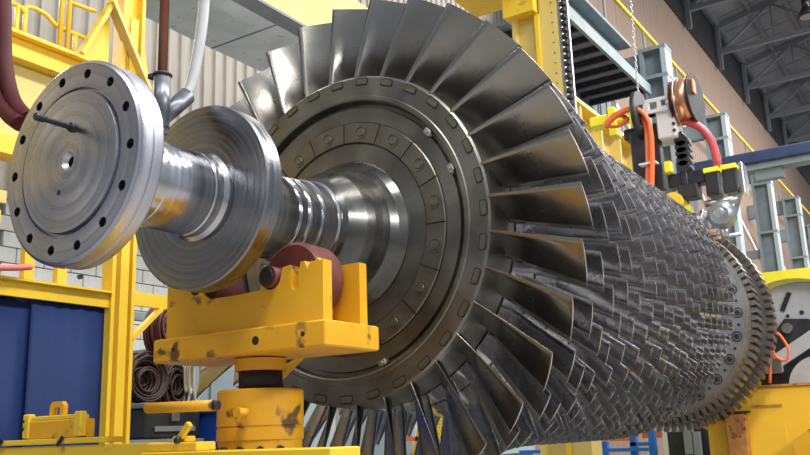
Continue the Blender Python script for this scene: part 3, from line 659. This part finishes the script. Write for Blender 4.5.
kx = JX + .075; b = MB(); b.cyl((kx, JY - .155, 1.60), (kx, JY - .19, 1.60), .016, n=14); b.cyl((kx, JY - .19, 1.60), (kx, JY - .205, 1.60), .020, n=6, smooth=False); t.part(b, 'valve_knob', M['orange_yellow'])
for k in range(6):
    a = -pi / 2 + R(-62 + k * 26); t.part(MB().cyl((JX + .148 * cos(a), JY + .148 * sin(a), 1.47), (JX + .172 * cos(a), JY + .172 * sin(a), 1.47), .014, n=6, smooth=False), 'bolt', M['dark'])
# bar handle, base beam, clamp, lifting bracket
t = T('jack_handle', (-.05, -.9, 1.62), 'worn orange tube handle sticking out left of the jack', 'handle')
t.part(MB().cyl((-.205, -.9, 1.628), (.13, -.9, 1.623), .019, n=18), 'tube', M['orange_yellow']); t.part(MB().cyl((.13, -.9, 1.623), (.145, -.899, 1.623), .016, n=14), 'joint', M['dark'])
t = T('base_beam', (.3, -.9, 1.3), 'yellow beam along the bottom edge in front of the jack', 'beam')
t.part(MB().box((-.12, -1.0, 1.36), (.70, -.85, 1.475), .004), 'beam_body', M['yellow']); t.part(MB().box((.0, -.98, 0), (.12, -.87, 1.36)), 'leg', M['yellow']); t.part(MB().box((.5, -.98, 0), (.62, -.87, 1.36)), 'leg', M['yellow'])
t = T('tool_clamp', (-.03, -.93, 1.5), 'small yellow toggle clamp on the bottom beam', 'clamp')
t.part(MB().box((-.125, -.97, 1.475), (.12, -.88, 1.505), .004), 'clamp_base', M['yellow'])
t.part(MB().box((-.02, -.95, 1.505), (.045, -.90, 1.525), .004), 'clamp_block', M['yellow'])
t.part(MB().bar((.015, -.955, 1.505), (.07, -.955, 1.565), .018, .018), 'lever', M['yellow']); t.part(MB().cyl((.02, -.97, 1.512), (.04, -.965, 1.512), .012, n=8), 'nut', M['dark'])
t = T('lower_rail', (-.8, -.9, 1.5), 'yellow flat rail along the bottom left edge', 'rail')
t.part(MB().box((-1.6, -.96, 1.515), (-.37, -.86, 1.535), .002), 'top_strip', M['yellow']); t.part(MB().box((-1.6, -.95, 1.38), (-.12, -.87, 1.508), .002), 'rail_body', M['yellow'])
for x in (-1.3, -.5): t.part(MB().box((x, -.94, 0), (x + .08, -.88, 1.38)), 'leg', M['yellow'])
for x in (-1.0, -.62): t.part(MB().bar((x, -.965, 1.51), (x + .03, -.965, 1.54), .006, .014), 'hook', M['dark'])
t = T('lifting_bracket', (-.68, -.9, 1.53), 'small yellow lifting block with an eye on the lower left rail', 'bracket')
t.part(MB().box((-.845, -.95, 1.535), (-.515, -.88, 1.605), .004), 'block', M['orange_yellow'])
for x in (-.86, -.545): t.part(MB().box((x, -.955, 1.54), (x + .04, -.925, 1.632), .004), 'end_cheek', M['yellow'])
for z in (1.575, 1.605): t.part(MB().cyl((-.84, -.968, z), (-.84, -.964, z), .007, n=10), 'hole', M['gap'])
t.part(MB().box((-.82, -.945, 1.605), (-.545, -.885, 1.622), .003), 'top_bar', M['yellow'])
ey = [(-.735, 1.622), (-.735, 1.66), (-.72, 1.675), (-.665, 1.675), (-.65, 1.66), (-.65, 1.622), (-.672, 1.622), (-.672, 1.65), (-.678, 1.655), (-.707, 1.655), (-.713, 1.65), (-.713, 1.622)]
t.part(MB().prism(ey, 'y', -.925, -.905), 'lifting_eye', M['orange_yellow'])
# strap hanging by the jack
t = T('webbing_strap', (-.3, .1, 1.7), 'dirty yellow webbing strap slanting down behind the jack', 'strap')
t.part(MB().loft([[(-.33 + .05 * k, -.2, 1.70 + .035 * k + .02 * sin(k)), (-.33 + .05 * k + .05, -.2, 1.68 + .035 * k), (-.33 + .05 * k + .05, -.194, 1.68 + .035 * k), (-.33 + .05 * k, -.194, 1.70 + .035 * k + .02 * sin(k))] for k in range(6)]), 'strap_band', M['orange_yellow'])

# ================================================================== TOP PIPE AND HOSE ON THE SHAFT
t = T('oil_pipe', (0, -1.05, AX + .16), 'grey wye fitting with brown pipe and white hose above the shaft', 'pipe')
px, py = 0.0, -1.06
t.part(MB().cyl((px, py, 2.80), (px, py, 4.2), .0175, n=16), 'brown_pipe', M['brownpipe'], label='brown copper pipe')
b = MB(); b.cyl((px, py, 2.60), (px, py, 2.80), .031, n=24); b.cyl((px, py, 2.80), (px, py, 2.81), .031, .026, n=24); w1 = t.part(b, 'wye_body', M['fitting'])
t.part(MB().cyl((px, py, 2.63), (px + .0, py + .118, 2.758), .028, .034, n=24), 'wye_branch', M['fitting'])
t.part(MB().cyl((px, py, 2.575), (px, py, 2.605), .026, n=6, smooth=False), 'nut', M['fitting']); t.part(MB().cyl((px, py, 2.53), (px, py, 2.576), .017, n=14), 'nipple', M['brownpipe'])
t.part(MB().torus((px, py, 2.800), .031, .006, 'z', 24, 6), 'hose_clamp', M['black']); t.part(MB().box((px - .055, py - .02, 2.795), (px - .03, py, 2.812)), 'clamp_screw', M['black'])
t.part(MB().tube([(px, py + .085, 2.725), (px, py + .125, 2.775), (px, py + .150, 2.85), (px, py + .175, 2.98), (px, py + .195, 3.15), (px, py + .205, 3.5), (px, py + .20, 4.2)], .021, 16), 'white_hose', M['hose_white'], label='whitish flexible hose')

# ================================================================== YELLOW BOOM COLUMN
t = T('boom_column', (-1.6, 6.2, 0), 'pale yellow boom column standing behind the top blades', 'column')
t.part(MB().box((-1.81, 6.05, 0), (-1.52, 6.1, 9)), 'back_plate', M['cream'])
t.part(MB().box((-1.52, 6.0, 0), (-1.27, 6.3, 9)), 'box_section', M['cream'])
t.part(MB().box((-1.84, 5.95, 0), (-1.79, 6.3, 9)), 'side_flange', M['cream'])
t.part(MB().box((-1.55, 5.97, 0), (-1.50, 6.02, 9)), 'guide_edge', M['yellow'])
for k in range(12): t.part(MB().cyl((-1.33, 5.99, 5.2 + .13 * k), (-1.33, 5.998, 5.2 + .13 * k), .008, n=6), 'rivet', M['dark'])
t.part(MB().box((-2.5, 5.7, 6.78), (-1.5, 6.3, 6.84)), 'cap_plate', M['yellow']); t.part(MB().box((-2.5, 5.68, 6.84), (-1.5, 5.74, 7.3)), 'cap_side', M['yellow'])
t.part(MB().torus((-1.62, 5.8, 6.78), .09, .014, 'y', 20, 6, 1.5, .6), 'lifting_ring', M['cream'])
t.part(MB().box((-1.9, 5.85, 6.40), (-1.5, 6.05, 6.78)), 'head_gusset', M['yellow'])
t = T('cable_carrier', (-1.2, 6, 5), 'black toothed cable chain running down beside the boom column', 'chain')
t.part(MB().box((-1.265, 6.02, 4.6), (-1.235, 6.1, 9)), 'guide_rail', M['greypaint'])
lk = MB().box((-1.23, 6.0, 0), (-1.165, 6.08, .05), .006).mesh('link', M['black'])
for k in range(32):
    o = put(lk, 'link', (1.2, -6, 4.9 - 5 + k * .085), t.o)
t.part(MB().box((-1.215, 6.05, 4.9), (-1.15, 6.09, 7.7)), 'inner_strip', M['steel'])
t = T('yellow_girder', (-1.6, 8, 5.6), 'pale yellow girder with stiffeners sloping away above the rotor', 'girder')
t.part(MB().box((-1.55, 6.3, 4.90), (-1.50, 9.3, 5.44)), 'web', M['cream'])
t.part(MB().box((-1.60, 6.3, 5.42), (-1.32, 9.3, 5.47)), 'top_flange', M['yellow']); t.part(MB().box((-1.60, 6.3, 4.88), (-1.32, 9.3, 4.92)), 'bottom_flange', M['cream'])
for y in (6.7, 7.4, 8.1, 8.8, 9.26): t.part(MB().box((-1.5, y, 4.92), (-1.34, y + .04, 5.42)), 'stiffener', M['cream'])

# hanging chain
t = T('hoist_chain', (.06, 4.5, 5), 'steel hoist chain hanging in front of the grey walkway', 'chain')
for k in range(44):
    z = 4.42 + k * .031; o = MB().torus((0, 0, 0), .012, .0042, 'y' if k % 2 else 'x', 10, 5, .8 if k % 2 else .8, 1.6)
    t.part(MB().add([(v[0] + .055 + .0006 * k, v[1] + 4.5, v[2] + z) for v in o.v], o.f, True), 'chain_link', M['steel'])
t.part(MB().box((.03, 4.47, 4.36), (.09, 4.53, 4.41), .005), 'hook_block', M['steel'])

# ================================================================== WELDING HEAD
Y = 4.3
t = T('welding_head', (.3, Y, 3.4), 'black welding head with orange hoses hung above the rear blades', 'welder')
t.part(MB().box((-.42, Y + .15, 4.26), (.10, Y + .30, 4.36), .01), 'support_arm', M['bright_yellow'], label='yellow support arm')
t.part(MB().box((-.22, Y + .10, 4.12), (-.15, Y + .25, 4.40), .006), 'arm_post', M['bright_yellow']); t.part(MB().box((-.02, Y + .10, 4.12), (.04, Y + .25, 4.38), .006), 'arm_post', M['bright_yellow'])
t.part(MB().box((-.04, Y - .05, 4.00), (.20, Y + .30, 4.10), .01), 'carriage', M['dark'])
t.part(MB().box((.02, Y - .08, 3.48), (.20, Y + .15, 4.05), .012), 'body', M['dark'])
t.part(MB().box((.20, Y - .05, 3.50), (.27, Y + .05, 4.10), .006), 'cable_duct', M['black'])
t.part(MB().box((.28, Y - .12, 3.92), (.44, Y + .12, 4.22), .012), 'control_box', M['white'])
for z in (3.97, 4.03): t.part(MB().cyl((.43, Y - .135, z), (.43, Y - .12, z), .014, n=10), 'socket', M['black'])
t.part(MB().box((.42, Y - .04, 3.50), (.47, Y + .10, 3.98), .006), 'slide', M['dark']); t.part(MB().box((.30, Y - .02, 3.50), (.62, Y + .12, 3.62), .01), 'lower_slide', M['dark'])
t.part(MB().box((.38, Y - .06, 3.38), (.55, Y + .1, 3.50), .01), 'lower_block', M['black'])
for k in range(5): t.part(MB().cyl((.45, Y - .05, 3.66 + k * .06), (.45, Y + .12, 3.66 + k * .06), .055, n=12), 'bellows_ring', M['black'])
t.part(MB().box((.30, Y - .10, 3.62), (.36, Y, 3.72), .006), 'yellow_fitting', M['bright_yellow'])
t.part(MB().cyl((.35, Y - .12, 3.36), (.35, Y + .05, 3.36), .075, n=20), 'motor', M['yellow'], label='yellow motor'); t.part(MB().box((.12, Y, 3.26), (.46, Y + .1, 3.34), .008), 'motor_plate', M['bright_yellow'])
# twin black terminal boxes with yellow lids
for x in (.62, .76):
    t.part(MB().box((x, Y - .07, 3.36), (x + .115, Y + .07, 3.56), .008), 'terminal_box', M['dark']); t.part(MB().box((x - .005, Y - .08, 3.56), (x + .12, Y + .08, 3.60), .004), 'box_lid', M['bright_yellow'])
t.part(MB().box((.90, Y - .08, 3.34), (.93, Y + .1, 3.60), .006), 'side_bracket', M['steel'])
# grey elbow unit
t.part(MB().cyl((.42, Y - .02, 3.16), (.60, Y - .02, 3.17), .075, n=24), 'barrel', M['greypaint']); t.part(MB().cyl((.47, Y - .02, 3.16), (.52, Y - .02, 3.16), .088, n=24), 'flange_ring', M['dark']); t.part(MB().cyl((.55, Y - .02, 3.17), (.58, Y - .02, 3.17), .09, n=24), 'flange_ring', M['steel'])
t.part(MB().sphere((.72, Y - .04, 3.19), .12), 'elbow', M['greypaint']); t.part(MB().cyl((.72, Y - .15, 3.17), (.72, Y - .05, 3.17), .075, .085, n=24), 'end_cover', M['steel'])
t.part(MB().cyl((.72, Y - .02, 3.0), (.72, Y - .02, 3.10), .035, n=12), 'drain', M['steel']); t.part(MB().cyl((.60, Y - .02, 3.01), (.84, Y - .02, 3.01), .016, n=10), 'rod', M['steel'])
t.part(MB().bar((.78, Y, 3.1), (.90, Y, 3.42), .03, .03), 'link_arm', M['steel']); t.part(MB().cyl((.60, Y - .05, 3.30), (.86, Y - .05, 3.30), .03, n=12), 'cross_tube', M['steel'])
# hoses
t.part(MB().tube([(-.16, Y - .12, 4.16), (-.08, Y - .14, 4.22), (.08, Y - .16, 4.24), (.17, Y - .16, 4.16), (.20, Y - .16, 4.0), (.19, Y - .16, 3.75), (.16, Y - .16, 3.48), (.14, Y - .16, 3.2)], .022, 8), 'orange_hose', M['orange'])
t.part(MB().tube([(-.16, Y - .15, 4.12), (-.08, Y - .17, 4.18), (.10, Y - .2, 4.22), (.21, Y - .2, 4.14), (.25, Y - .2, 3.98), (.24, Y - .2, 3.74), (.21, Y - .2, 3.48), (.18, Y - .2, 3.2)], .022, 8), 'orange_hose', M['orange'])
t.part(MB().torus((-.06, Y - .14, 4.16), .06, .018, 'y', 20, 8, 1.5, .8), 'hose_loop', M['orange'])
t.part(MB().box((.12, Y - .21, 3.695), (.27, Y - .13, 3.71)), 'hose_tie', M['white'])
t.part(MB().tube([(.36, Y - .02, 4.08), (.50, Y - .02, 4.06), (.62, Y - .02, 3.98), (.70, Y - .02, 3.84), (.73, Y - .02, 3.62)], .034, 12), 'red_hose', M['redhose'])
for k in range(2): t.part(MB().tube([(.44, Y - .10, 3.05 + .05 * k), (.56, Y - .1, 3.0 + .05 * k), (.70, Y - .1, 2.98 + .04 * k)], .009, 6), 'copper_line', M['copper'])
# wire spool
t = T('wire_spool', (.5, Y, 4.25), 'copper welding wire spool with black side disc', 'spool')
t.part(MB().cyl((.43, Y, 4.25), (.60, Y - .005, 4.255), .195, n=48), 'wire_winding', M['copper'])
d_ = t.part(MB().cyl((.60, Y - .005, 4.255), (.615, Y - .006, 4.255), .225, n=48), 'side_disc', M['black'])
t.part(MB().cyl((.424, Y, 4.25), (.43, Y, 4.25), .205, n=48), 'side_flange', M['dark'])
t.part(MB().torus((.47, Y, 4.25), .215, .006, 'x', 32, 6), 'rim_wire', M['steel'])
t.part(MB().box((.612, Y - .12, 4.28), (.625, Y - .03, 4.40)), 'sticker', M['orange'], d_, label='orange label')
t.part(MB().cyl((.17, Y, 4.20), (.42, Y, 4.24), .035, n=14), 'axle', M['dark'])
b = MB(); b.box((.21, Y - .15, 4.26), (.41, Y - .12, 4.29)); b.box((.21, Y - .15, 4.19), (.24, Y - .12, 4.26)); b.box((.31, Y - .15, 4.19), (.34, Y - .12, 4.26)); b.box((.21, Y - .15, 4.16), (.41, Y - .12, 4.19))
t.part(b, 'bracket', M['white']); 
t.part(MB().cyl((.12, Y - .1, 4.18), (.165, Y - .1, 4.18), .215, n=40), 'black_disc', M['black']); t.part(MB().cyl((.165, Y - .1, 4.18), (.20, Y - .1, 4.18), .09, n=24), 'disc_hub', M['dark'])
t.part(MB().box((.20, Y - .16, 4.0), (.25, Y - .13, 4.12), .004), 'tab', M['white'])

# blue crane beam crossing at right
t = T('blue_beam', (1.5, 9, 5), 'dark blue crane beam crossing the hall at upper right', 'beam')
t.part(MB().box((-.75, 9.0, 4.92), (6, 9.35, 5.09), .02), 'beam_body', M['navy']); t.part(MB().box((-.4, 9.05, 4.84), (6, 9.3, 4.92)), 'lower_track', M['bluegrey'])
for x in (.15,): t.part(MB().box((x, 9.1, 4.70), (x + .35, 9.25, 4.85)), 'trolley', M['bluegrey'])
t.part(MB().box((-.85, 8.95, 0), (-.72, 9.4, 5.12)), 'leg', M['navy'])

# ================================================================== MACHINE AT THE RIGHT
t = T('grinding_machine', (1.5, 5.2, 0), 'broad yellow machine bed behind the rusty pedestal at lower right', 'machine')
t.part(MB().box((.22, 4.98, 0), (3.6, 5.25, 1.80), .006), 'bed', M['machine_yellow'])
t.part(MB().prism([(.10, 1.53), (.22, 1.46), (.22, 1.62), (.10, 1.56)], 'y', 4.98, 5.2), 'ledge', M['machine_yellow'])
t.part(MB().box((.20, 4.96, 1.80), (3.62, 5.27, 1.82)), 'top_lip', M['rust'])
t.part(MB().prism([(1.12, 1.47), (.95, 1.36), (.95, 0.6), (1.7, .6), (1.7, 1.6)], 'y', 4.75, 4.98), 'side_bulge', M['orange_yellow'])
t.part(MB().box((.62, 4.965, 1.64), (.86, 4.98, 1.655)), 'scribe_plate', M['rust'])
t.part(MB().box((.28, 4.97, .3), (.86, 4.98, 1.53)), 'front_panel', M['machine_yellow'])
t = T('rear_support', (.6, 4.5, 0), 'rusty orange pedestal under the rear toothed disc', 'support')
t.part(MB().box((.40, 4.875, 0), (.57, 4.965, 1.59), .008), 'pedestal', M['rust']); t.part(MB().box((.385, 4.87, 1.59), (.60, 4.97, 1.61)), 'cap_plate', M['dark'])
t.part(MB().cyl((.36, 4.92, 1.56), (.40, 4.92, 1.57), .025, n=12), 'pin', M['dark'])
YF = 5.35
t = T('machine_cover', (1.3, YF, 0), 'bright yellow machine cover with arched opening at the right edge', 'cover')
arc = [(.40, 2.84), (2.4, 2.84), (2.4, 1.80), (1.70, 1.80)] + [(.98 + .66 * cos(R(a)), 2.10 + .66 * sin(R(a))) for a in range(0, 181, 9)] + [(.24, 1.80), (.20, 1.80), (.20, 2.5)]
t.part(MB().prism(arc, 'y', YF - .02, YF + .02), 'arched_plate', M['bright_yellow'])
t.part(MB().box((.50, YF + .02, 2.80), (2.4, YF + .9, 2.84)), 'roof_plate', M['bright_yellow'])
t = T('faceplate', (1.12, YF + .25, 2.1), 'grey drilled steel faceplate with black clamp jaws under the yellow arch', 'faceplate')
cx, cz = 1.02, 2.13
b = MB(); b.lathe([(YF + .10, 0), (YF + .10, .60)], 64, (cx, 0, cz)); b.lathe([(YF + .10, .60), (YF + .11, .61), (YF + .22, .61)], 64, (cx, 0, cz)); b.lathe([(YF + .22, .61), (YF + .22, 0)], 64, (cx, 0, cz)); t.part(b, 'plate', M['greyplate'])
t.part(MB().cyl((cx, YF + .22, cz), (cx, YF + 1.4, cz), .25, n=24), 'spindle', M['dark'])
b = MB(); b.prism([(cx - .42, cz - .34), (cx - .26, cz + .12), (cx - .12, cz + .28), (cx + .08, cz + .26), (cx + .30, cz + .0), (cx + .3, cz - .34)], 'y', YF + .02, YF + .10); t.part(b, 'clamp_body', M['black'])
for dx, dz, r in ((-.36, .30, .022), (-.25, .40, .016), (-.22, .33, .02), (-.13, .40, .016), (-.10, .31, .016), (.02, .33, .02), (-.45, .16, .018), (-.3, .2, .014), (.12, .38, .016), (.2, .3, .016), (-.40, -.02, .018)):
    t.part(MB().cyl((cx + dx, YF + .095, cz + dz), (cx + dx, YF + .1, cz + dz), r, n=12), 'hole', M['gap'])
t.part(MB().bar((cx - .14, YF + .093, cz + .36), (cx - .06, YF + .093, cz + .52), .012, .04), 'slot', M['gap']); t.part(MB().bar((cx - .32, YF + .093, cz + .06), (cx - .22, YF + .093, cz + .26), .012, .03), 'slot', M['gap'])
t.part(MB().cyl((cx - .10, YF - .03, cz + .19), (cx - .10, YF + .02, cz + .19), .045, n=20), 'knob', M['steel'])
t.part(MB().bar((cx - .26, YF - .02, cz - .12), (cx + .22, YF - .02, cz + .16), .05, .12), 'jaw_arm', M['greyplate']); t.part(MB().box((cx - .34, YF - .06, cz - .20), (cx - .17, YF + .02, cz - .06), .01), 'jaw_block', M['steel'])
t.part(MB().cyl((cx + .12, YF - .06, cz - .33), (cx + .12, YF - .0, cz - .33), .26, n=40), 'lower_disc', M['greyplate'])
t = T('orange_wire', (.85, 4.9, 2), 'thin orange cable loop beside the rear toothed disc', 'cable')
t.part(MB().tube([(.86, 4.9, 2.28), (.93, 4.9, 2.22), (.98, 4.9, 2.10), (.95, 4.9, 2.01), (.88, 4.9, 2.04), (.84, 4.9, 2.10), (.80, 4.9, 1.83)], .012, 8), 'wire', M['orange'])

# ================================================================== THINGS SEEN UNDER THE ROTOR
t = T('pallet_rack', (-1.2, 7, 0), 'blue and orange pallet rack seen under the rear blades', 'rack')
for x, y in ((-1.62, 7.2), (-1.2, 7.0), (-.98, 7.0)): t.part(MB().box((x, y, 0), (x + .07, y + .08, 1.56)), 'upright', M['rackblue'])
t.part(MB().box((-2.6, 7.0, 1.36), (-1.2, 7.06, 1.43)), 'beam', M['rackorange']); t.part(MB().box((-1.15, 7.3, 1.38), (-.84, 7.36, 1.46)), 'beam', M['rackorange'])
t.part(MB().box((-2.6, 6.98, 1.24), (-.95, 7.02, 1.28)), 'beam', M['rackblue']); t.part(MB().box((-1.2, 7.0, 1.30), (-.98, 7.04, 1.34)), 'crosspiece', M['rackblue'])
t = T('dark_cabinet', (-.65, 7, 0), 'black cabinet with grey posts left of the yellow machine base', 'cabinet')
t.part(MB().box((-.80, 6.95, 0), (-.76, 7.0, 1.56)), 'post', M['white']); t.part(MB().box((-.76, 7.0, 0), (-.25, 7.6, 1.54), .01), 'body', M['black']); t.part(MB().box((-.55, 6.9, 1.2), (-.45, 6.98, 1.56)), 'post', M['bluegrey']); t.part(MB().box((-.46, 6.9, 0), (-.38, 6.98, 1.44)), 'post', M['bluegrey'])
t = T('perforated_guard', (-2.4, 5.5, 0), 'yellow perforated guard panel seen between the lowest front blades', 'panel')
t.part(MB().box((-1.95, 4.0, 0), (-1.70, 4.04, 1.80)), 'mesh_panel', M['bright_yellow'])
g = MB()
for i in range(9):
    for j in range(30): g.cyl((-1.94 + .027 * i + (.013 if j % 2 else 0), 3.998, .95 + j * .028), (-1.94 + .027 * i + (.013 if j % 2 else 0), 3.996, .95 + j * .028), .007, n=6)
t.part(g, 'perforations', M['rust'], kind='stuff')
t.part(MB().box((-1.55, 4.0, 0), (-1.47, 4.04, 1.95)), 'upright', M['bright_yellow']); t.part(MB().box((-1.98, 3.98, 0), (-1.95, 4.06, 1.85)), 'upright', M['yellow'])
t = T('pale_blue_board', (-3.2, 4.0, 0), 'pale blue board standing behind the lowest front blades', 'board')
t.part(MB().box((-3.6, 4.6, 0), (-2.62, 4.66, 2.3), .01), 'board_face', M['paleblue']); t.part(MB().box((-3.65, 4.58, 0), (-3.6, 4.68, 2.35)), 'edge_post', M['white'])
t = T('steel_trestle', (-2.4, 4.3, 0), 'orange and yellow trestle bars behind the lowest front blades', 'trestle')
t.part(MB().bar((-2.6, 4.4, .9), (-2.3, 4.4, 1.9), .04, .04), 'leg', M['orange_yellow']); t.part(MB().bar((-2.1, 4.4, .9), (-2.35, 4.4, 1.9), .04, .04), 'leg', M['orange_yellow']); t.part(MB().box((-2.7, 4.38, 1.45), (-2.0, 4.42, 1.49)), 'bar', M['rackorange'])
t.part(MB().box((-2.6, 4.5, 0), (-2.0, 4.9, 1.35), .02), 'crate', M['bluegrey_dark'])
